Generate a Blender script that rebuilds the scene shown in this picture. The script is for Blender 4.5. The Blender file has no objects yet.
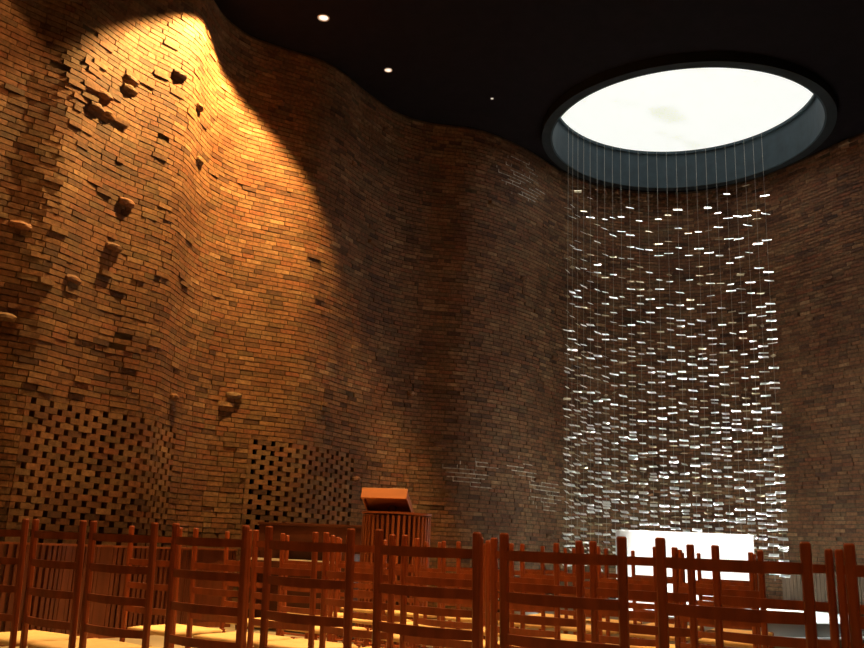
import bpy, bmesh, math, random
from mathutils import Vector, Matrix
from mathutils.geometry import tessellate_polygon
random.seed(7)
C = bpy.context.scene.collection
PI = math.pi
EYE = 1.0
ZC = 8.1                      # ceiling height
OC = (4.10, 13.74)            # oculus centre
R_IN, R_OUT = 2.19, 2.37
LENS_Z = 8.68                 # skylight diffuser height

# ------------------------------------------------------------------ helpers
def link(o):
    C.objects.link(o); return o
def obj(name, bm, mat, parent=None, smooth=False):
    me = bpy.data.meshes.new(name)
    bmesh.ops.recalc_face_normals(bm, faces=bm.faces)
    bm.to_mesh(me); bm.free()
    if smooth:
        for p in me.polygons: p.use_smooth = True
    o = bpy.data.objects.new(name, me)
    if mat: me.materials.append(mat)
    link(o)
    if parent: o.parent = parent
    return o
def pyobj(name, v, f, mat, parent=None):
    me = bpy.data.meshes.new(name); me.from_pydata(v, [], f); me.update()
    o = bpy.data.objects.new(name, me); me.materials.append(mat); link(o)
    if parent: o.parent = parent
    return o
def tag(o, label=None, cat=None, group=None, kind=None):
    if label: o['label'] = label
    if cat: o['category'] = cat
    if group: o['group'] = group
    if kind: o['kind'] = kind
    return o
def thing(name, label, cat, loc=(0, 0, 0), rz=0, group=None):
    o = bpy.data.objects.new(name, None); link(o)
    o.location = loc; o.rotation_euler = (0, 0, rz); o.empty_display_size = .1
    return tag(o, label, cat, group)
def copy_tree(o, parent=None):
    c = o.copy(); link(c)
    if parent: c.parent = parent
    for ch in list(o.children): copy_tree(ch, c)
    return c
def bx(bm, x0, x1, y0, y1, z0, z1, bevel=0, mat=None):
    vs = [bm.verts.new(Vector(p)) for p in ((x0,y0,z0),(x1,y0,z0),(x1,y1,z0),(x0,y1,z0),(x0,y0,z1),(x1,y0,z1),(x1,y1,z1),(x0,y1,z1))]
    fs = [bm.faces.new([vs[i] for i in q]) for q in ((0,3,2,1),(4,5,6,7),(0,1,5,4),(1,2,6,5),(2,3,7,6),(3,0,4,7))]
    if mat is not None:
        for v in vs: v.co = mat @ v.co
    if bevel:
        es = list({e for f in fs for e in f.edges})
        bmesh.ops.bevel(bm, geom=es, offset=bevel, segments=2, affect='EDGES', profile=.7)
def loft(bm, path, rings_xy, closed_ends=True):
    """path: list of (centre Vector, cross-section list of Vector offsets)"""
    prev = None; first = None
    for c, sec in zip(path, rings_xy):
        ring = [bm.verts.new(c + s) for s in sec]
        if prev:
            n = len(ring)
            for i in range(n): bm.faces.new((prev[i], prev[(i+1) % n], ring[(i+1) % n], ring[i]))
        else: first = ring
        prev = ring
    if closed_ends:
        bm.faces.new(first[::-1]); bm.faces.new(prev)
def disc_ring(bm, cx, cy, r0, r1, z0, z1, n=128, a0=0, a1=2*PI):
    """solid tube between radii r0 and r1"""
    full = abs(a1 - a0 - 2*PI) < 1e-6
    m = n if full else n + 1
    L = []
    for i in range(m):
        a = a0 + (a1 - a0) * i / n; c, s = math.cos(a), math.sin(a)
        L.append([bm.verts.new((cx + r*c, cy + r*s, z)) for r, z in ((r0,z0),(r1,z0),(r1,z1),(r0,z1))])
    for i in range(n):
        A, B = L[i], L[(i+1) % m]
        for k in range(4): bm.faces.new((A[k], A[(k+1) % 4], B[(k+1) % 4], B[k]))
    if not full:
        bm.faces.new(L[0]); bm.faces.new(L[-1][::-1])
def disc(bm, cx, cy, r, z0, z1, n=128):
    a = [bm.verts.new((cx + r*math.cos(2*PI*i/n), cy + r*math.sin(2*PI*i/n), z0)) for i in range(n)]
    b = [bm.verts.new((cx + r*math.cos(2*PI*i/n), cy + r*math.sin(2*PI*i/n), z1)) for i in range(n)]
    bm.faces.new(a[::-1]); bm.faces.new(b)
    for i in range(n): bm.faces.new((a[i], a[(i+1) % n], b[(i+1) % n], b[i]))

# ------------------------------------------------------------------ materials
def newmat(name):
    m = bpy.data.materials.new(name); m.use_nodes = True
    nt = m.node_tree; b = nt.nodes['Principled BSDF']
    return m, nt, b, nt.nodes, nt.links
def ramp(N, stops, interp='LINEAR'):
    r = N.new('ShaderNodeValToRGB'); r.color_ramp.interpolation = interp
    e = r.color_ramp.elements
    e[0].position, e[0].color = stops[0][0], (*stops[0][1], 1)
    e[1].position, e[1].color = stops[-1][0], (*stops[-1][1], 1)
    for p, c in stops[1:-1]:
        k = e.new(p); k.color = (*c, 1)
    return r
def simple(name, col, rough=.6, spec=.5, metal=0, noise=0, nscale=20, stretch=None, bump=0, coat=0):
    m, nt, b, N, Lk = newmat(name)
    b.inputs['Base Color'].default_value = (*col, 1)
    b.inputs['Roughness'].default_value = rough
    b.inputs['Metallic'].default_value = metal
    b.inputs['Specular IOR Level'].default_value = spec
    b.inputs['Coat Weight'].default_value = coat
    tc = N.new('ShaderNodeTexCoord'); mp = N.new('ShaderNodeMapping'); nz = N.new('ShaderNodeTexNoise')
    Lk.new(tc.outputs['Object'], mp.inputs[0]); Lk.new(mp.outputs[0], nz.inputs['Vector'])
    if stretch: mp.inputs['Scale'].default_value = stretch
    nz.inputs['Scale'].default_value = nscale; nz.inputs['Detail'].default_value = 5
    k = noise
    r = ramp(N, [(.3, tuple(c*(1-k) for c in col)), (.7, tuple(min(1, c*(1+k)) for c in col))])
    Lk.new(nz.outputs['Fac'], r.inputs[0]); Lk.new(r.outputs[0], b.inputs['Base Color'])
    if bump:
        bp = N.new('ShaderNodeBump'); bp.inputs['Strength'].default_value = bump; bp.inputs['Distance'].default_value = .01
        Lk.new(nz.outputs['Fac'], bp.inputs['Height']); Lk.new(bp.outputs[0], b.inputs['Normal'])
    return m

BRICK_STOPS = [(0, (.06,.035,.022)), (.10, (.13,.065,.034)), (.26, (.20,.095,.045)), (.38, (.25,.130,.062)),
               (.50, (.17,.110,.055)), (.62, (.22,.085,.040)), (.74, (.27,.150,.072)), (.84, (.13,.090,.048)),
               (.92, (.20,.115,.058)), (1, (.34,.21,.11))]
def brick_mat():
    m, nt, b, N, Lk = newmat('brick')
    mean = (.170,.074,.034)
    g = N.new('ShaderNodeNewGeometry'); r = ramp(N, [(p, tuple(.92*(.8*c + .2*k) for c, k in zip(q, mean))) for p, q in BRICK_STOPS])
    Lk.new(g.outputs['Random Per Island'], r.inputs[0])
    nz = N.new('ShaderNodeTexNoise'); nz.inputs['Scale'].default_value = 22; nz.inputs['Detail'].default_value = 6
    Lk.new(g.outputs['Position'], nz.inputs['Vector'])
    r2 = ramp(N, [(.3, (.62,.60,.58)), (.7, (1.25,1.25,1.25))]); Lk.new(nz.outputs['Fac'], r2.inputs[0])
    mx = N.new('ShaderNodeMix'); mx.data_type = 'RGBA'; mx.blend_type = 'MULTIPLY'; mx.inputs['Factor'].default_value = 1
    Lk.new(r.outputs[0], mx.inputs['A']); Lk.new(r2.outputs[0], mx.inputs['B'])
    # large soft mottling of the kiln colours
    n3 = N.new('ShaderNodeTexNoise'); n3.inputs['Scale'].default_value = 1.3; n3.inputs['Detail'].default_value = 3
    Lk.new(g.outputs['Position'], n3.inputs['Vector'])
    r3 = ramp(N, [(.35, (.78,.66,.58)), (.62, (1.12,1.1,1.05))]); Lk.new(n3.outputs['Fac'], r3.inputs[0])
    m2 = N.new('ShaderNodeMix'); m2.data_type = 'RGBA'; m2.blend_type = 'MULTIPLY'; m2.inputs['Factor'].default_value = 1
    Lk.new(mx.outputs['Result'], m2.inputs['A']); Lk.new(r3.outputs[0], m2.inputs['B'])
    Lk.new(m2.outputs['Result'], b.inputs['Base Color'])
    b.inputs['Roughness'].default_value = .75; b.inputs['Specular IOR Level'].default_value = .35
    bp = N.new('ShaderNodeBump'); bp.inputs['Strength'].default_value = .55; bp.inputs['Distance'].default_value = .006
    n2 = N.new('ShaderNodeTexNoise'); n2.inputs['Scale'].default_value = 60; n2.inputs['Detail'].default_value = 4
    Lk.new(g.outputs['Position'], n2.inputs['Vector']); Lk.new(n2.outputs['Fac'], bp.inputs['Height']); Lk.new(bp.outputs[0], b.inputs['Normal'])
    return m
def mortar_mat(name, col):
    return simple(name, col, .95, .1, noise=.35, nscale=9, bump=.3)
def wallback_mat():
    m, nt, b, N, Lk = newmat('brick_pattern')
    tc = N.new('ShaderNodeTexCoord'); br = N.new('ShaderNodeTexBrick')
    Lk.new(tc.outputs['UV'], br.inputs['Vector'])
    br.inputs['Scale'].default_value = 1; br.inputs['Brick Width'].default_value = .21; br.inputs['Row Height'].default_value = .067
    br.inputs['Mortar Size'].default_value = .006
    br.inputs['Color1'].default_value = (.2,.08,.035,1); br.inputs['Color2'].default_value = (.11,.06,.03,1); br.inputs['Mortar'].default_value = (.06,.045,.03,1)
    Lk.new(br.outputs['Color'], b.inputs['Base Color']); b.inputs['Roughness'].default_value = .85
    bp = N.new('ShaderNodeBump'); bp.inputs['Strength'].default_value = .8; bp.invert = True
    Lk.new(br.outputs['Fac'], bp.inputs['Height']); Lk.new(bp.outputs[0], b.inputs['Normal'])
    return m
M = {}
M['brick'] = brick_mat()
M['mortar'] = mortar_mat('mortar', (.085,.062,.040))
M['lime'] = simple('lime_bloom', (.42,.38,.32), .95, .1, noise=.75, nscale=14)
M['brick_back'] = wallback_mat()
M['wood'] = simple('red_brown_wood', (.285,.068,.020), .30, .5, noise=.35, nscale=14, stretch=(1,1,.12), bump=.05)
M['slatwood'] = simple('slat_wood', (.26,.075,.026), .45, .4, noise=.3, nscale=10, stretch=(1,1,.1))
M['wainscot'] = simple('dark_wainscot_wood', (.15,.042,.018), .45, .4, noise=.3, nscale=10, stretch=(1,1,.1))
M['palewood'] = simple('pale_panel_wood', (.14,.085,.05), .55, .4, noise=.25, nscale=10, stretch=(3,3,.2))
M['darkwood'] = simple('dark_console_wood', (.10,.028,.012), .4, .5, noise=.3, nscale=10, stretch=(.2,1,1))
M['oak'] = simple('orange_oak', (.36,.115,.025), .42, .5, noise=.18, nscale=12, stretch=(.2,1,1))
M['ceiling'] = simple('black_ceiling_paint', (.006,.004,.005), .9, .1, noise=.3, nscale=6)
M['drum'] = simple('blue_grey_drum_paint', (.030,.050,.062), .7, .3, noise=.15, nscale=5)
M['step'] = simple('pale_stone_steps', (.36,.36,.34), .5, .4, noise=.08, nscale=3)
M['rim'] = simple('dark_rim_paint', (.012,.015,.017), .8, .2, noise=.15, nscale=5)
M['marble'] = simple('white_marble', (.78,.775,.75), .35, .5, noise=.06, nscale=3)
M['floor'] = simple('travertine_floor', (.42,.37,.28), .5, .4, noise=.2, nscale=2.5)
M['plate'] = simple('white_metal_plate', (.95,.95,.93), .44, .6, .6, noise=.04, nscale=8)
M['goldplate'] = simple('brassy_metal_plate', (.45,.36,.22), .5, .6, .4, noise=.2, nscale=8)
M['wire'] = simple('steel_wire', (.42,.40,.34), .4, .5, noise=.1, nscale=8)
M['key'] = simple('ivory_keys', (.85,.8,.7), .4, .5, noise=.03)
M['fixture'] = simple('white_fixture_trim', (.7,.7,.66), .5, .5, noise=.05)
M['black'] = simple('black_metal', (.02,.02,.02), .5, .5)

def straw_mat():
    m, nt, b, N, Lk = newmat('woven_straw')
    tc = N.new('ShaderNodeTexCoord')
    wv = N.new('ShaderNodeTexWave'); wv.inputs['Scale'].default_value = 34; wv.inputs['Distortion'].default_value = .8
    Lk.new(tc.outputs['Object'], wv.inputs['Vector'])
    nz = N.new('ShaderNodeTexNoise'); nz.inputs['Scale'].default_value = 14; Lk.new(tc.outputs['Object'], nz.inputs['Vector'])
    r = ramp(N, [(.1, (.62,.43,.15)), (.9, (.95,.74,.36))])
    mx = N.new('ShaderNodeMath'); mx.operation = 'MULTIPLY_ADD'; mx.inputs[1].default_value = .5
    Lk.new(wv.outputs['Fac'], mx.inputs[0]); 
    ml = N.new('ShaderNodeMath'); ml.operation = 'MULTIPLY'; ml.inputs[1].default_value = .6
    Lk.new(nz.outputs['Fac'], ml.inputs[0]); Lk.new(ml.outputs[0], mx.inputs[2])
    Lk.new(mx.outputs[0], r.inputs[0]); Lk.new(r.outputs[0], b.inputs['Base Color'])
    b.inputs['Roughness'].default_value = .7
    bp = N.new('ShaderNodeBump'); bp.inputs['Strength'].default_value = .5; bp.inputs['Distance'].default_value = .004
    Lk.new(wv.outputs['Fac'], bp.inputs['Height']); Lk.new(bp.outputs[0], b.inputs['Normal'])
    return m
M['straw'] = straw_mat()
def emit(name, col, s):
    m, nt, b, N, Lk = newmat(name)
    b.inputs['Base Color'].default_value = (.02,.02,.02,1)
    b.inputs['Emission Color'].default_value = (*col, 1); b.inputs['Emission Strength'].default_value = s
    return m
def skylight_mat():
    """the honeycomb diffuser under the sky: faint cell grid, brighter towards clear sky"""
    m, nt, b, N, Lk = newmat('skylight_honeycomb')
    g = N.new('ShaderNodeNewGeometry'); v = N.new('ShaderNodeTexVoronoi'); v.feature = 'DISTANCE_TO_EDGE'; v.inputs['Scale'].default_value = 18
    Lk.new(g.outputs['Position'], v.inputs['Vector'])
    nz = N.new('ShaderNodeTexNoise'); nz.inputs['Scale'].default_value = .8; Lk.new(g.outputs['Position'], nz.inputs['Vector'])
    r = ramp(N, [(0, (.86,.88,.78)), (.12, (1,1,.98))]); Lk.new(v.outputs['Distance'], r.inputs[0])
    r2 = ramp(N, [(.30, (.88,.89,.80)), (.40, (1,1,.985))]); Lk.new(nz.outputs['Fac'], r2.inputs[0])
    mx = N.new('ShaderNodeMix'); mx.data_type = 'RGBA'; mx.blend_type = 'MULTIPLY'; mx.inputs['Factor'].default_value = 1
    Lk.new(r.outputs[0], mx.inputs['A']); Lk.new(r2.outputs[0], mx.inputs['B'])
    b.inputs['Base Color'].default_value = (.1,.1,.1,1)
    Lk.new(mx.outputs['Result'], b.inputs['Emission Color']); b.inputs['Emission Strength'].default_value = 1.0
    return m
M['sky'] = skylight_mat()
M['lamp'] = emit('lamp_glass', (1,.86,.72), 1.3)

# ------------------------------------------------------------------ wall plan
W = [(-5.65,2.4),(-5.6,2.9),(-5.5,4.0),(-5.35,5.3),(-5.15,6.5),(-4.95,7.4),(-4.75,7.95),(-4.42,8.42),(-4.02,8.8),(-3.80,9.25),(-3.58,9.65),
     (-3.34,9.95),(-3.17,10.27),(-3.12,10.67),(-3.03,11.08),(-2.77,11.48),(-2.34,11.76),(-1.82,12.05),(-1.5,12.42),(-1.18,12.98),
     (-.72,13.6),(-.17,13.93),(.52,14.05),(1.07,14.35),(1.65,14.86),(2.4,15.7),(3.2,16.25),(4.2,16.5),(5.2,16.3),
     (6.0,15.6),(6.5,14.75),(6.85,14.0),(7.2,13.4),(7.6,12.8),(7.95,12.0),(8.15,11.0),(8.2,10.2)]
def catmull(P, n=24):
    out = []
    for i in range(1, len(P) - 2):
        p0, p1, p2, p3 = (Vector(q) for q in P[i-1:i+3])
        for k in range(n):
            t = k / n
            out.append(.5*((2*p1) + (p2-p0)*t + (2*p0-5*p1+4*p2-p3)*t*t + (3*p1-p0-3*p2+p3)*t**3))
    out.append(Vector(P[-2])); return out
cv = catmull(W)
S = [0]
for a, b_ in zip(cv, cv[1:]): S.append(S[-1] + (b_-a).length)
TOT = S[-1]
import bisect
def at(s):
    s = max(0, min(TOT - 1e-6, s)); i = bisect.bisect_right(S, s) - 1
    t = (s - S[i]) / (S[i+1] - S[i]); p = cv[i].lerp(cv[i+1], t)
    tg = (cv[min(i+2, len(cv)-1)] - cv[max(i-1, 0)]).normalized()
    return p, tg, Vector((tg.y, -tg.x))
def s_at_az(deg):
    best = None
    for p, s in zip(cv, S):
        d = abs(math.degrees(math.atan2(p.x, p.y)) - deg)
        if best is None or d < best[0]: best = (d, s)
    return best[1]
s_split1 = s_at_az(-1.0); s_split2 = s_at_az(21.5)
G1 = (s_at_az(-24.4), s_at_az(-15.7)); G2 = (s_at_az(-11.25), s_at_az(-4.6))
CH = .0645; BH = .0535
g_top = 36 * CH            # courses up to 2.28 m
g_bot = 7 * CH
NC = int(ZC / CH) + 1
def in_grille(s, z):
    return g_bot <= z + .001 < g_top and (G1[0] < s < G1[1] or G2[0] < s < G2[1])

def brick(V, F, s0, s1, z0, z1, out, jit, depth=.10, yaw=0, lumpy=False):
    sm = (s0 + s1) / 2; p, tg, n = at(sm); hl = (s1 - s0) / 2
    if yaw: 
        c, s_ = math.cos(yaw), math.sin(yaw); tg = Vector((tg.x*c - tg.y*s_, tg.x*s_ + tg.y*c)); n = Vector((tg.y, -tg.x))
    b0 = len(V); R = lambda k=jit: random.uniform(-k, k)
    if not lumpy:
        for (u, z) in ((-hl, z0), (hl, z0), (hl, z1), (-hl, z1)):
            q = p + tg*(u + R()) + n*(out + R(jit*.6)); V.append((q.x, q.y, z + R(jit*.5)))
        for (u, z) in ((-hl, z0), (hl, z0), (hl, z1), (-hl, z1)):
            q = p + tg*u + n*(out - depth); V.append((q.x, q.y, z))
        for f in ((0,1,2,3),(1,0,4,5),(2,1,5,6),(3,2,6,7),(0,3,7,4)): F.append(tuple(b0 + i for i in f))
    else:
        nu, nz_ = 5, 4
        for j in range(nz_):
            for i in range(nu):
                a = i/(nu-1)*2-1; c = j/(nz_-1)*2-1
                bul = (1-a*a)*.5 + (1-c*c)*.5
                q = p + tg*(a*hl*(1-.15*abs(c)) + R(.006)) + n*(out*(.15 + .85*bul) + R(.006))
                V.append((q.x, q.y, (z0+z1)/2 + c*(z1-z0)/2*(1-.2*abs(a)) + R(.004)))
        for j in range(nz_-1):
            for i in range(nu-1):
                F.append((b0+j*nu+i, b0+j*nu+i+1, b0+(j+1)*nu+i+1, b0+(j+1)*nu+i))
        ring = [j for j in range(nu)] + [nu*(j+1)+nu-1 for j in range(nz_-1)] + [nu*(nz_-1)+nu-2-j for j in range(nu-1)] + [nu*(nz_-2-j) for j in range(nz_-2)]
        b1 = len(V)
        for k in ring:
            x, y, z = V[b0+k]; V.append((x - n.x*(out+.04), y - n.y*(out+.04), z))
        m = len(ring)
        for k in range(m): F.append((b0+ring[(k+1) % m], b0+ring[k], b1+k, b1+(k+1) % m))
def rough_zone(s, z):
    """how many over-fired, protruding bricks: the left bay has many"""
    p = at(s)[0]; az = math.degrees(math.atan2(p.x, p.y))
    k = .004
    if az < -17: k = .010
    if az < -18.5 and 3.0 < z < 6.6: k = .022
    if -26 < az < -20 and 4.0 < z < 5.8: k = .05
    return k
walls = {'wall_left': (0, s_split1), 'wall_front': (s_split1, s_split2), 'wall_right': (s_split2, TOT)}
for name, (sa, sb) in walls.items():
    V, F = [], []
    for r in range(NC):
        z0 = r * CH; s = sa - random.uniform(0, .2) if sa == 0 else sa
        if z0 + BH > ZC: break
        s = max(s, 0)
        while s < sb - .03:
            L = random.choice((.205, .205, .205, .100, .205, .205, .160)); 
            if s == sa: L *= random.uniform(.3, 1)
            e = min(s + L, sb)
            # stop cleanly at the grille edges
            cut = None
            if g_bot <= z0 + .001 < g_top:
                for G in (G1, G2):
                    if s < G[0] < e: e = G[0] - .004; cut = G[1]
                    elif G[0] <= s < G[1]: s = G[1] + .004; e = s - 1
            if e <= s:
                if cut: s = cut + .004
                continue
            if e - s > .02:
                k = rough_zone(s, z0); q = random.random()
                if q < k * .55: brick(V, F, s - .01, e + .01, z0 - .015, z0 + BH + .015, random.uniform(.045, .085), 0, lumpy=True)
                elif q < k: brick(V, F, s, e, z0, z0 + BH, random.uniform(.02, .05), .006, yaw=random.uniform(-.25, .25))
                elif q < k * 1.18: pass                      # a brick left out
                elif q < k * 1.35 + (.05 if k > .008 else .02): brick(V, F, s, e, z0, z0 + BH, random.uniform(.008, .018), .004, yaw=random.uniform(-.05, .05))
                else: brick(V, F, s, e, z0, z0 + BH, random.uniform(-.003, .004), .0025)
            s = e + .007
            if cut: s = cut + .004
    w = pyobj(name, V, F, M['brick']); tag(w, kind='structure')
    # mortar bed behind the faces, left open where the screens are
    V, F = [], []
    n = int((sb - sa) / .05); ss = sorted(set([sa + (sb - sa) * i / n for i in range(n + 1)] + [g for G in (G1, G2) for g in G if sa < g < sb]))
    zs = [0, g_bot, g_top, ZC]
    for s in ss:
        p, tg, nn = at(s)
        for z in zs: q = p - nn*.022; V.append((q.x, q.y, z))
    for i in range(len(ss) - 1):
        for j in range(3):
            if j == 1 and in_grille((ss[i] + ss[i+1]) / 2, g_bot + .1): continue
            a = i*4 + j; F.append((a, a+4, a+5, a+1))
    mo = pyobj('mortar', V, F, M['mortar'], w); tag(mo, 'dark mortar joints between the bricks')

# lime bloom on the joints, in patches of whole courses
def bloom(wall, s0, s1, z0, z1, dens):
    V, F = [], []
    r0, r1 = int(z0/CH), int(z1/CH)
    def strip(sa, sb, za, zb):
        m = max(1, int((sb-sa)/.05)); b0 = len(V)
        for i in range(m+1):
            p, tg, nn = at(sa + (sb-sa)*i/m); q = p + nn*.004
            V.append((q.x, q.y, za)); V.append((q.x, q.y, zb))
        for i in range(m): a = b0+2*i; F.append((a, a+2, a+3, a+1))
    for r in range(r0, r1):
        fall = 1 - abs((r - (r0+r1)/2) / ((r1-r0)/2 + .5))
        w = (s1 - s0) * (.45 + .55*fall) ; c = (s0+s1)/2 + random.uniform(-.1, .1)
        s = c - w/2
        while s < c + w/2:
            L = random.uniform(.12, .5)
            if random.random() < dens: strip(s, s + L, r*CH - .012, r*CH + .003)
            if random.random() < dens*.8: strip(s, s + .012, r*CH, r*CH + CH - .01)
            s += L
    o = pyobj('lime_bloom', V, F, M['lime'], wall); tag(o, 'white lime bloom on the mortar joints')
WL, WF = bpy.data.objects['wall_left'], bpy.data.objects['wall_front']
sz = s_at_az(2.6); bloom(WF, sz-.35, sz+.3, 2.02, 2.5, .75)
sz = s_at_az(7.5); bloom(WF, sz-.45, sz+.35, 1.75, 2.3, .85)
sz = s_at_az(6.3); bloom(WF, sz-.45, sz+.35, 2.2, 2.6, .35)
sz = s_at_az(5.6); bloom(WF, sz-.5, sz+.6, 7.1, 7.9, .55)

# perforated brick screens (organ grilles)
def screen(G, label):
    V, F = [], []
    per, hole = .235, .062
    n = round((G[1] - G[0]) / per); per = (G[1] - G[0]) / n
    r = 0; z = g_bot
    while z + BH < g_top + .01:
        off = 0 if r % 2 else per / 2
        s = G[0] - per + off
        while s < G[1]:
            a, b_ = max(s, G[0] + .001), min(s + per - hole, G[1] - .001)
            if b_ - a > .02: brick(V, F, a, b_, z - .002, z + CH - .005, random.uniform(-.003, .003), .002, depth=.1)
            s += per
        z += CH; r += 1
    o = pyobj('brick_screen', V, F, M['brick'])
    return tag(o, label, 'brick screen', 'openwork brick screens in the wavy wall')
screen(G1, 'larger openwork brick screen with checkered gaps at the far left of the wall')
screen(G2, 'smaller openwork brick screen with checkered gaps beside the wooden lectern')

# back wall behind the camera, closing the room
cb = Vector((1.4, 6.4)); pe, ps = cv[-1], cv[0]
a0 = math.atan2(pe.y-cb.y, pe.x-cb.x); a1 = math.atan2(ps.y-cb.y, ps.x-cb.x) - (2*PI if math.atan2(ps.y-cb.y, ps.x-cb.x) > a0 else 0)
r0, r1 = (pe-cb).length, (ps-cb).length
back = []
NB = 160
for i in range(NB + 1):
    t = i/NB; a = a0 + (a1-a0)*t; rr = r0 + (r1-r0)*t + .28*math.sin(t*PI*9)*math.sin(t*PI)
    back.append(cb + Vector((math.cos(a), math.sin(a)))*rr)
bm = bmesh.new(); uv = bm.loops.layers.uv.new('UVMap'); acc = [0]
for a, b_ in zip(back, back[1:]): acc.append(acc[-1] + (b_-a).length)
vb = [(bm.verts.new((p.x, p.y, 0)), bm.verts.new((p.x, p.y, ZC))) for p in back]
for i in range(NB):
    f = bm.faces.new((vb[i][0], vb[i+1][0], vb[i+1][1], vb[i][1]))
    for l, (u, v) in zip(f.loops, ((acc[i],0),(acc[i+1],0),(acc[i+1],ZC),(acc[i],ZC))): l[uv].uv = (u, v)
tag(obj('wall_back', bm, M['brick_back']), kind='structure')

# floor and ceiling follow the wall outline
outl = [p for p in cv[::3]] + [cv[-1]] + back[1:-1]
def grow(pts, d):
    out = []
    for i, p in enumerate(pts):
        t = (pts[(i+1) % len(pts)] - pts[i-1]).normalized(); out.append(p + Vector((-t.y, t.x))*d)
    return out
og = grow(outl, .12)
pts = [Vector((p.x, p.y, 0)) for p in og]
tri = tessellate_polygon([pts])
bm = bmesh.new(); vs = [bm.verts.new(p) for p in pts]
for t in tri: bm.faces.new([vs[i] for i in t])
fl = obj('floor', bm, M['floor']); tag(fl, kind='structure')
hole = [Vector((OC[0] + (R_OUT-.01)*math.cos(-2*PI*i/128), OC[1] + (R_OUT-.01)*math.sin(-2*PI*i/128), ZC)) for i in range(128)]
pts = [Vector((p.x, p.y, ZC)) for p in og]
tri = tessellate_polygon([pts, hole]); allp = pts + hole
bm = bmesh.new(); vs = [bm.verts.new(p) for p in allp]
for t in tri:
    try: bm.faces.new([vs[i] for i in t])
    except ValueError: pass
ce = obj('ceiling', bm, M['ceiling']); tag(ce, kind='structure')

# ------------------------------------------------------------------ oculus
ocu = thing('round_skylight', 'large round skylight with deep blue-grey drum above the altar', 'skylight', (OC[0], OC[1], ZC))
bm = bmesh.new(); disc_ring(bm, 0, 0, R_IN, R_IN + .03, -.148, LENS_Z - ZC + .1)
obj('drum', bm, M['drum'], ocu)
bm = bmesh.new(); disc_ring(bm, 0, 0, R_IN + .031, R_OUT, -.15, .0)
tag(obj('rim', bm, M['rim'], ocu), 'dark flat rim around the opening')
bm = bmesh.new(); disc(bm, 0, 0, R_IN - .002, LENS_Z - ZC, LENS_Z - ZC + .04)
tag(obj('diffuser', bm, M['sky'], ocu), 'glowing white honeycomb diffuser')
bm = bmesh.new(); disc_ring(bm, 0, 0, R_IN - .05, R_IN - .003, LENS_Z - ZC - .05, LENS_Z - ZC - .002)
obj('retaining_ring', bm, M['drum'], ocu)

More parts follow.
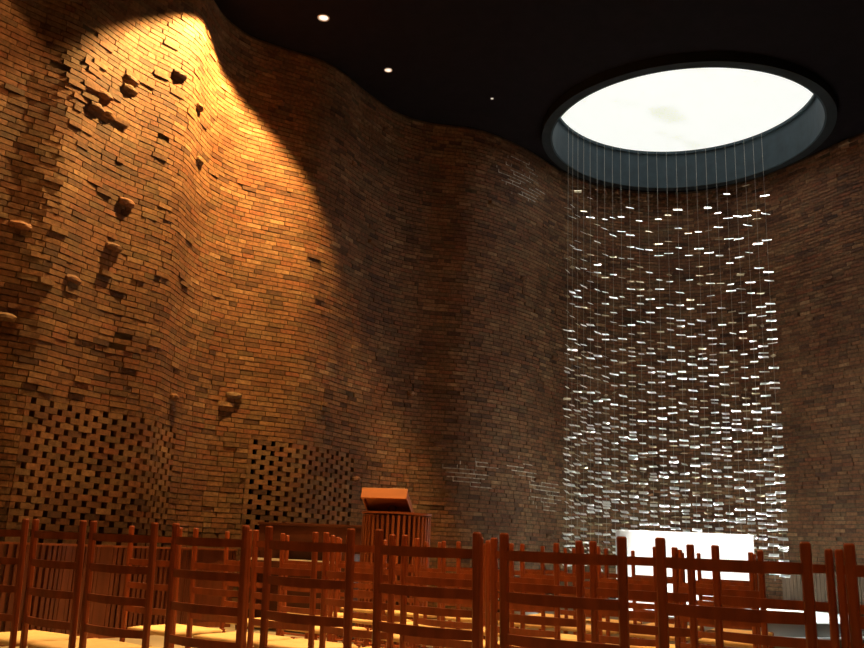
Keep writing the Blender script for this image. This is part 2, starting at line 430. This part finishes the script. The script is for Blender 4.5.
# ------------------------------------------------------------------ chairs
ROW_A = math.radians(56.8)
NV = Vector((math.cos(ROW_A), math.sin(ROW_A))); DV = Vector((-math.sin(ROW_A), math.cos(ROW_A)))
CW = .46; TOP = 1.074; SEAT = .44
LEAN = .034      # how far the post top lies behind its foot
def post_y(z): return 0 if z < .40 else -(z - .40) / (TOP - .40) * LEAN
def make_chair():
    root = thing('ladder_back_chair', 'x', 'chair', group='ladder-back chairs in rows facing the altar')
    h = .0155
    for sx in (-1, 1):
        bm = bmesh.new(); zs = [0, .2, .40, .6, .8, 1.0, TOP-.006, TOP]; secs = []; path = []
        for z in zs:
            k = h * (.78 if z == 0 else 1.0 if z < TOP else .75); c = k*.45
            secs.append([Vector(v) for v in ((-k, -k+c, 0), (-k+c, -k, 0), (k-c, -k, 0), (k, -k+c, 0), (k, k-c, 0), (k-c, k, 0), (-k+c, k, 0), (-k, k-c, 0))])
            path.append(Vector((sx*CW/2, post_y(z), z)))
        loft(bm, path, secs); obj('back_post', bm, M['wood'], root)
    for zt in (1.011, .863, .716, .568):
        bm = bmesh.new(); n = 10; path = []; secs = []
        for i in range(n+1):
            u = i/n*2-1; x = u*(CW/2-.006); bow = -.030*(1-u*u)
            hh = .035; yc0 = post_y(zt); yc1 = post_y(zt-hh)
            dip = .004*(1-u*u)
            path.append(Vector((x, 0, 0)))
            secs.append([Vector((0, yc1+bow-.008, zt-hh-dip)), Vector((0, yc1+bow+.008, zt-hh-dip)), Vector((0, yc0+bow+.008, zt)), Vector((0, yc0+bow-.008, zt))])
        loft(bm, path, secs); obj('slat', bm, M['wood'], root)
    for sx in (-1, 1):
        bm = bmesh.new(); k = .017
        secs = [[Vector((kk*math.cos(a), kk*math.sin(a), 0)) for a in [PI/8+PI/4*i for i in range(8)]] for kk in (.013, .018, .018, .015)]
        loft(bm, [Vector((sx*(CW/2+.005), .43, z)) for z in (0, .15, .41, .435)], secs); obj('leg', bm, M['wood'], root)
    # woven seat: rounded front, slight dish
    bm = bmesh.new(); nx, ny = 12, 10; top = {}; bot = {}
    for j in range(ny+1):
        v = j/ny
        for i in range(nx+1):
            u = i/nx*2-1
            w = CW/2 - .012 + .028*v
            x = u*w; y = .02 + v*.43 + (.022*(1-u*u) if v > .5 else 0)*(v-.5)*2
            edge = min(1, (1-abs(u))*5, v*6, (1-v)*6)
            z = SEAT + .012*math.sqrt(max(0, edge)) - .012 - .014*(1-u*u)*math.sin(v*PI)
            top[i,j] = bm.verts.new((x, y, z)); bot[i,j] = bm.verts.new((x, y, z-.040+.014*(1-edge)))
    for j in range(ny):
        for i in range(nx):
            bm.faces.new((top[i,j], top[i+1,j], top[i+1,j+1], top[i,j+1])); bm.faces.new((bot[i,j], bot[i,j+1], bot[i+1,j+1], bot[i+1,j]))
    for i in range(nx):
        bm.faces.new((top[i,0], bot[i,0], bot[i+1,0], top[i+1,0])); bm.faces.new((top[i,ny], top[i+1,ny], bot[i+1,ny], bot[i,ny]))
    for j in range(ny):
        bm.faces.new((top[0,j], top[0,j+1], bot[0,j+1], bot[0,j])); bm.faces.new((top[nx,j], bot[nx,j], bot[nx,j+1], top[nx,j+1]))
    tag(obj('seat', bm, M['straw'], root, smooth=True), 'pale woven straw seat')
    # stretchers
    def rod(p, q, r=.009):
        bm = bmesh.new(); p, q = Vector(p), Vector(q); d = (q-p).normalized(); a = d.orthogonal().normalized(); b_ = d.cross(a)
        sec = [a*math.cos(t)*r + b_*math.sin(t)*r for t in [PI/4*i for i in range(8)]]
        loft(bm, [p, q], [sec, sec]); obj('stretcher', bm, M['wood'], root)
    g = CW/2
    rod((-g, .0, .26), (g, 0, .26)); rod((-g, .43, .22), (g, .43, .22))
    rod((-g, 0, .18), (-g, .43, .18)); rod((g, 0, .18), (g, .43, .18))
    return root

# each row: distance of the row line from the aisle end, then where its chairs' left posts stand along it
rows = [(3.02, [5.05, 4.525, 4.004, 3.391, 2.792, 2.19, 1.614, 1.018, .433]),
        (4.05, [4.969, 4.36, 3.845, 3.305, 2.763, 2.221, 1.69, 1.12, .62]),
        (5.05, [1.64 + .575*k for k in range(7)]),
        (6.05, [1.90 + .58*k for k in range(7)]),
        (7.05, [2.14 + .575*k for k in range(7)]),
        (8.05, [2.38 + .58*k for k in range(4)])]
def wall_dist(x, y):
    q = Vector((x, y)); return min((q - p).length for p in cv[::4])
ORD = ['first', 'second', 'third', 'fourth', 'fifth', 'sixth', 'seventh', 'eighth', 'ninth', 'tenth']
ROWN = ['nearest row', 'second nearest row', 'third nearest row', 'fourth nearest row', 'fifth nearest row', 'farthest row']
proto = make_chair(); used = False
for ri, (p, ts) in enumerate(rows):
    ts = sorted(ts, reverse=True)          # left to right
    keep = []
    for t in ts:
        jit = (random.uniform(-.02, .02), random.uniform(-.03, .03)) if ri >= 2 else (0, 0)
        c = NV*(p + LEAN + jit[1]) + DV*(t - CW/2 + jit[0])
        if wall_dist(*(c + NV*.2)) < 1.0: continue
        keep.append((c, (random.uniform(-.05, .05) if ri >= 2 else -.08 if ri == 0 and abs(t - 4.525) < .01 else random.uniform(-.012, .012))))
    for k, (c, rz) in enumerate(keep):
        if not used: o = proto; used = True
        else: o = copy_tree(proto)
        o.location = (c.x, c.y, 0); o.rotation_euler = (0, 0, ROW_A - PI/2 + rz)
        pos = 'leftmost' if k == 0 else 'rightmost' if k == len(keep)-1 else ORD[k] + ' from left'
        tag(o, 'red-brown ladder-back chair with straw seat, %s in %s' % (pos, ROWN[ri]), 'chair', 'ladder-back chairs in rows facing the altar')

# ------------------------------------------------------------------ wainscots
def wainscot(name, label, sa, sb, off, h, mat, per, gap, railmat):
    root = thing(name, label, 'wood panelling')
    n = int((sb - sa) / per); bm = bmesh.new()
    for i in range(n):
        s = sa + (i+.5)*(sb-sa)/n; p, tg, nn = at(s); q = p + nn*off
        mt = Matrix.Translation((q.x, q.y, 0)) @ Matrix.Rotation(math.atan2(tg.y, tg.x), 4, 'Z')
        bx(bm, -(per-gap)/2, (per-gap)/2, -.012, .012, .06, h-.02, 0, mt)
    obj('slat_panel', bm, mat, root)
    def band(nm, d0, d1, z0, z1, m):
        bm = bmesh.new(); path = []; secs = []; k = int((sb-sa)/.08)
        for i in range(k+1):
            p, tg, nn = at(sa + (sb-sa)*i/k); N3 = Vector((nn.x, nn.y, 0))
            path.append(Vector((p.x, p.y, 0)) + N3*off)
            secs.append([N3*d0 + Vector((0,0,z0)), N3*d1 + Vector((0,0,z0)), N3*d1 + Vector((0,0,z1)), N3*d0 + Vector((0,0,z1))])
        loft(bm, path, secs); obj(nm, bm, m, root)
    band('top_rail', -.03, .03, h-.02, h, railmat)
    band('base_rail', -.02, .02, 0, .06, railmat)
    band('backing_board', -.03, -.018, .06, h-.02, M['darkwood'])
    return root
wainscot('slatted_wainscot', 'low dark slatted wooden panelling along the curved wall at the left', s_at_az(-40), s_at_az(-12.0), .40, .91, M['wainscot'], .055, .014, M['slatwood'])
wainscot('slatted_wainscot', 'low pale wooden panelling along the wall right of the altar', s_at_az(21.6), TOT - .6, .13, .94, M['palewood'], .075, .008, M['palewood'])

# ------------------------------------------------------------------ organ console
co = thing('organ_console', 'dark wooden organ console with white keys below the smaller brick screen', 'organ', (-1.42, 10.95, 0), math.radians(-22))
def part(nm, mat, boxes, parent, bev=.004, label=None, mt=None):
    bm = bmesh.new()
    for b_ in boxes: bx(bm, *b_, bevel=bev, mat=mt)
    o = obj(nm, bm, mat, parent)
    if label: o['label'] = label
    return o
part('case', M['darkwood'], [(-.70,.70,.12,.48,.0,1.22)], co)
part('top_board', M['darkwood'], [(-.72,.72,.10,.50,1.22,1.25)], co)
part('side_panel', M['darkwood'], [(-.70,-.66,-.22,.12,0,.92)], co)
part('side_panel', M['darkwood'], [(.66,.70,-.22,.12,0,.92)], co)
part('key_bed', M['darkwood'], [(-.66,.66,-.2,.12,.74,.80)], co)
kb = part('keyboard', M['key'], [(-.648 + i*.022, -.648 + i*.022 + .0208, -.2, -.05, .801, .825) for i in range(59)], co, bev=0, label='row of white keys')
part('music_shelf', M['darkwood'], [(-.45,.45,.02,.115,.96,.975)], co)

# ------------------------------------------------------------------ lectern
lc = thing('lectern', 'round slatted wooden lectern with tilted orange oak book rest', 'lectern', (-.29, 9.9, 0), math.radians(-4))
RL = .365; LH = 1.375
bm = bmesh.new(); disc_ring(bm, 0, 0, RL-.10, RL+.015, LH-.022, LH, 64); obj('rim', bm, M['slatwood'], lc)
bm = bmesh.new(); disc_ring(bm, 0, 0, RL-.06, RL+.005, .0, .06, 64); obj('base_ring', bm, M['wood'], lc)
for i in range(40):
    a = 2*PI*i/40; bm = bmesh.new()
    mt = Matrix.Translation((RL*math.cos(a), RL*math.sin(a), 0)) @ Matrix.Rotation(a, 4, 'Z')
    bx(bm, -.02, .008, -.013, .013, .06, LH-.035, .002, mt); obj('slat', bm, M['slatwood'], lc)
bm = bmesh.new(); disc_ring(bm, 0, 0, RL-.075, RL-.06, .06, LH-.035, 64); obj('inner_shell', bm, M['darkwood'], lc)
mt = Matrix.Translation((-.10, -.05, LH+.10)) @ Matrix.Rotation(math.radians(-7), 4, 'Z') @ Matrix.Rotation(math.radians(-26), 4, 'X')
br = part('book_rest', M['oak'], [(-.24,.24,-.20,.26,-.015,.015), (-.25,.25,-.225,-.20,-.065,.055), (-.25,-.235,-.20,.26,-.05,.03), (.235,.25,-.20,.26,-.05,.03)], lc, .003, mt=mt)
bm = bmesh.new(); disc_ring(bm, -.05, .0, .0001, .05, LH-.3, LH+.12, 24); obj('neck', bm, M['darkwood'], lc)
bm = bmesh.new(); bx(bm, -.25, .2, -.03, .0, LH-.034, LH-.004, .002); obj('crossbar', bm, M['darkwood'], lc)

# ------------------------------------------------------------------ altar and platform
PC = (4.10, 13.74)
pf = thing('round_altar_platform', 'round stepped white marble platform beneath the altar', 'platform', (PC[0], PC[1], 0))
for k, (r, z0, z1) in enumerate(((2.70, 0, .16), (2.35, .16, .32))):
    bm = bmesh.new(); disc(bm, 0, 0, r, z0, z1 - (0 if k < 2 else 0), 160); obj('step', bm, M['step'], pf)
al = thing('altar', 'plain bright white marble block altar on the round platform', 'altar', (3.90, 13.74, .32), math.radians(-8))
part('altar_block', M['marble'], [(-.95,.95,-.42,.42,.0,1.09)], al, .006)

# ------------------------------------------------------------------ hanging metal screen
def pt_strand(q):
    # the strands hang from the far rim of the skylight, evenly spaced on its circle
    a = math.radians(147 + (32.5 - 147)*q); r = R_IN - .09
    return Vector((OC[0] + r*math.cos(a), OC[1] + r*math.sin(a)))
NS = 24
ql = [i/(NS-1) for i in range(NS)]
def plate_mesh(name, mat, w=.13, d=.050, t=.004):
    bm = bmesh.new(); bx(bm, -w/2, w/2, -d/2, d/2, -t/2, t/2, .0012)
    me = bpy.data.meshes.new(name); bmesh.ops.recalc_face_normals(bm, faces=bm.faces); bm.to_mesh(me); bm.free(); me.materials.append(mat); return me
PM = [plate_mesh('plate', M['plate']), plate_mesh('plate_wide', M['plate'], .16, .058), plate_mesh('plate_small', M['plate'], .115, .044)]
GM = [plate_mesh('plate_gold', M['goldplate'])]
wz1 = LENS_Z - .003
def spacing(z):
    if z > 6.3: return .34
    if z > 5.6: return .27
    if z > 4.8: return .21
    if z > 3.8: return .155
    if z > 2.6: return .122
    return .105
SIDE = ['leftmost wire strand of thin metal plates in the hanging screen'] 
for i, q in enumerate(ql):
    p = pt_strand(q); pn = pt_strand(min(1, q+.02)); pp = pt_strand(max(0, q-.02)); tg = (pn-pp).normalized(); ta = math.atan2(tg.y, tg.x)
    if i < 12: where = 'leftmost of all' if i == 0 else ORD[i-1 if i > 9 else i] if False else ('%s from left edge' % (ORD + ['eleventh', 'twelfth'])[i])
    else:
        k = len(ql)-1-i; where = 'rightmost of all' if k == 0 else '%s from right edge' % (ORD + ['eleventh', 'twelfth'])[k]
    st = thing('hanging_plate_strand', 'wire strand of small bright metal plates behind altar, %s' % where, 'hanging sculpture', (p.x, p.y, wz1), group='strands of the hanging metal screen')
    zend = .74 + random.uniform(0, .12)
    bm = bmesh.new(); r = .0023
    sec = [Vector((r*math.cos(a), r*math.sin(a), 0)) for a in [PI/3*j for j in range(6)]]
    loft(bm, [Vector((0,0,0)), Vector((0,0,zend-wz1))], [sec, sec]); obj('wire', bm, M['wire'], st)
    z = 7.0 + random.uniform(-.15, .5) + (.3 if q > .8 else 0)
    while z > zend + .04:
        rr = random.random()
        me = random.choice(PM) if rr < .80 else GM[0]
        if q > .93 and rr < .8: me = PM[1]
        o = bpy.data.objects.new('plate', me); link(o); o.parent = st
        tilt = math.radians(random.gauss(45 - .5*math.degrees(math.atan2(z - 1, 15.5)), 7)) if rr < .93 else math.radians(random.uniform(-40, 10))
        yaw = (ta*.8 if ta > 0 else ta*.4) + random.gauss(0, .20) if rr < .95 else ta + random.uniform(-1.3, 1.3)
        sgn = random.choice((-1, 1)) if rr < .93 else 1
        o.rotation_euler = (tilt, random.gauss(0, .05), yaw)
        o.location = (0, 0, z - wz1)
        if me is GM[0]: o['label'] = 'dull brassy plate'
        z -= 1.1*spacing(z) * random.uniform(.4, 1.6)

# ------------------------------------------------------------------ lights
def downlight(x, y, label, energy, ang, blend, col=(1,.55,.20), size=.05, fixture=True, tilt=None, sz_=1):
    root = thing('recessed_downlight', label, 'ceiling light', (x, y, ZC), group='recessed downlights in the black ceiling')
    bm = bmesh.new(); disc_ring(bm, 0, 0, .060*sz_, .078*sz_, -.008, .0, 32); obj('trim_ring', bm, M['fixture'], root)
    bm = bmesh.new(); disc(bm, 0, 0, .059*sz_, -.004, -.001, 32); obj('lamp_glass', bm, M['lamp'], root)
    l = bpy.data.lights.new('spot', 'SPOT'); l.energy = energy; l.color = col; l.spot_size = ang; l.spot_blend = blend; l.shadow_soft_size = size
    o = bpy.data.objects.new('spot', l); link(o); o.location = (x, y, ZC-.05)
    if tilt: o.rotation_euler = tilt
    return o
WARM = (1, .50, .17)
DL = [(-1.69, 10.95, 'recessed round downlight nearest the wavy wall, high at left', 25, 1.2, .9),
      (-.84, 12.27, 'small round downlight halfway between the left wall and the skylight', 20, 1.2, .9),
      (.81, 13.01, 'tiny recessed downlight just left of the round skylight', 8, 1.2, .9)]
for x, y, lb, e, a, b_ in DL: downlight(x, y, lb, e, a, b_, WARM, sz_=(1.1 if y < 11 else .8 if y < 12.5 else .35))
def aim(v): return Vector(v).to_track_quat('-Z', 'Y').to_euler()
downlight(-2.22, 10.05, 'recessed downlight aimed at the bulge of the left wall', 3400, 2*math.radians(45.5), .28, (1,.55,.165), .04, tilt=aim((-.3,.13,-1)))
downlight(-3.7, 6.4, 'recessed downlight aimed at the wall bay nearest the camera', 330, 2*math.radians(36), .15, WARM, .04, tilt=aim((-.3,.2,-1)))
for (x, y, e, lb) in ((-.7, 6.7, 1300, 'recessed downlight over the middle rows of chairs at the left'), (1.2, 7.6, 2400, 'recessed downlight over the rows of chairs nearest the altar'),
                      (1.0, 4.6, 1300, 'recessed downlight over the nearest row of chairs at the right'), (-1.5, 4.6, 1200, 'recessed downlight over the nearest row of chairs at the left'),
                      (.6, -.4, 650, 'recessed downlight above the aisle behind the nearest row of chairs')):
    downlight(x, y, lb, e, 2*math.radians(38 if y < 0 or y > 7.5 else 26), .9, (1,.52,.20), .06)
# daylight falling straight down through the skylight's honeycomb
l = bpy.data.lights.new('skylight_daylight', 'AREA'); l.shape = 'DISK'; l.size = 4.3; l.energy = 370; l.spread = math.radians(8); l.color = (.93, 1, .97)
o = bpy.data.objects.new('skylight_daylight', l); link(o); o.location = (OC[0], OC[1], LENS_Z-.06)
# white spotlight added unseen inside the near drum to whiten the altar front
asp = thing('added_altar_spotlight', 'small black spotlight added out of sight inside the near rim of the round skylight', 'spotlight', (4.0, 11.76, 8.35))
bm = bmesh.new(); disc(bm, 0, 0, .06, -.08, .08, 24); obj('housing', bm, M['black'], asp)
l = bpy.data.lights.new('added_altar_spot', 'SPOT'); l.energy = 15000; l.color = (1,.98,.93); l.spot_size = 2*math.radians(8.5); l.spot_blend = .5; l.shadow_soft_size = .05
o = bpy.data.objects.new('added_altar_spot', l); link(o); o.location = (4.0, 11.80, 8.24); o.rotation_euler = (Vector((3.96,13.4,1.0)) - o.location).to_track_quat('-Z','Y').to_euler()

# ------------------------------------------------------------------ world, camera
wd = bpy.data.worlds.new('world'); bpy.context.scene.world = wd; wd.use_nodes = True
wd.node_tree.nodes['Background'].inputs[0].default_value = (0,0,0,1)
cam = bpy.data.cameras.new('camera'); cam.sensor_width = 36; cam.lens = 890/864*36; cam.clip_start = .05; cam.clip_end = 100
co_ = bpy.data.objects.new('camera', cam); link(co_)
pt, rl = math.atan(226/890), math.radians(2.5)
Fv = Vector((0, math.cos(pt), math.sin(pt))); U = Vector((0, -math.sin(pt), math.cos(pt))); X = Vector((1,0,0))
c, s = math.cos(rl), math.sin(rl)
rt = X*c + U*s; up = -X*s + U*c
m = Matrix((( rt.x, up.x, -Fv.x, 0), (rt.y, up.y, -Fv.y, 0), (rt.z, up.z, -Fv.z, EYE), (0,0,0,1)))
co_.matrix_world = m
bpy.context.scene.camera = co_
vs_ = bpy.context.scene.view_settings
vs_.view_transform = 'Standard'; vs_.look = 'None'; vs_.exposure = 0; vs_.gamma = 1; vs_.use_curve_mapping = False
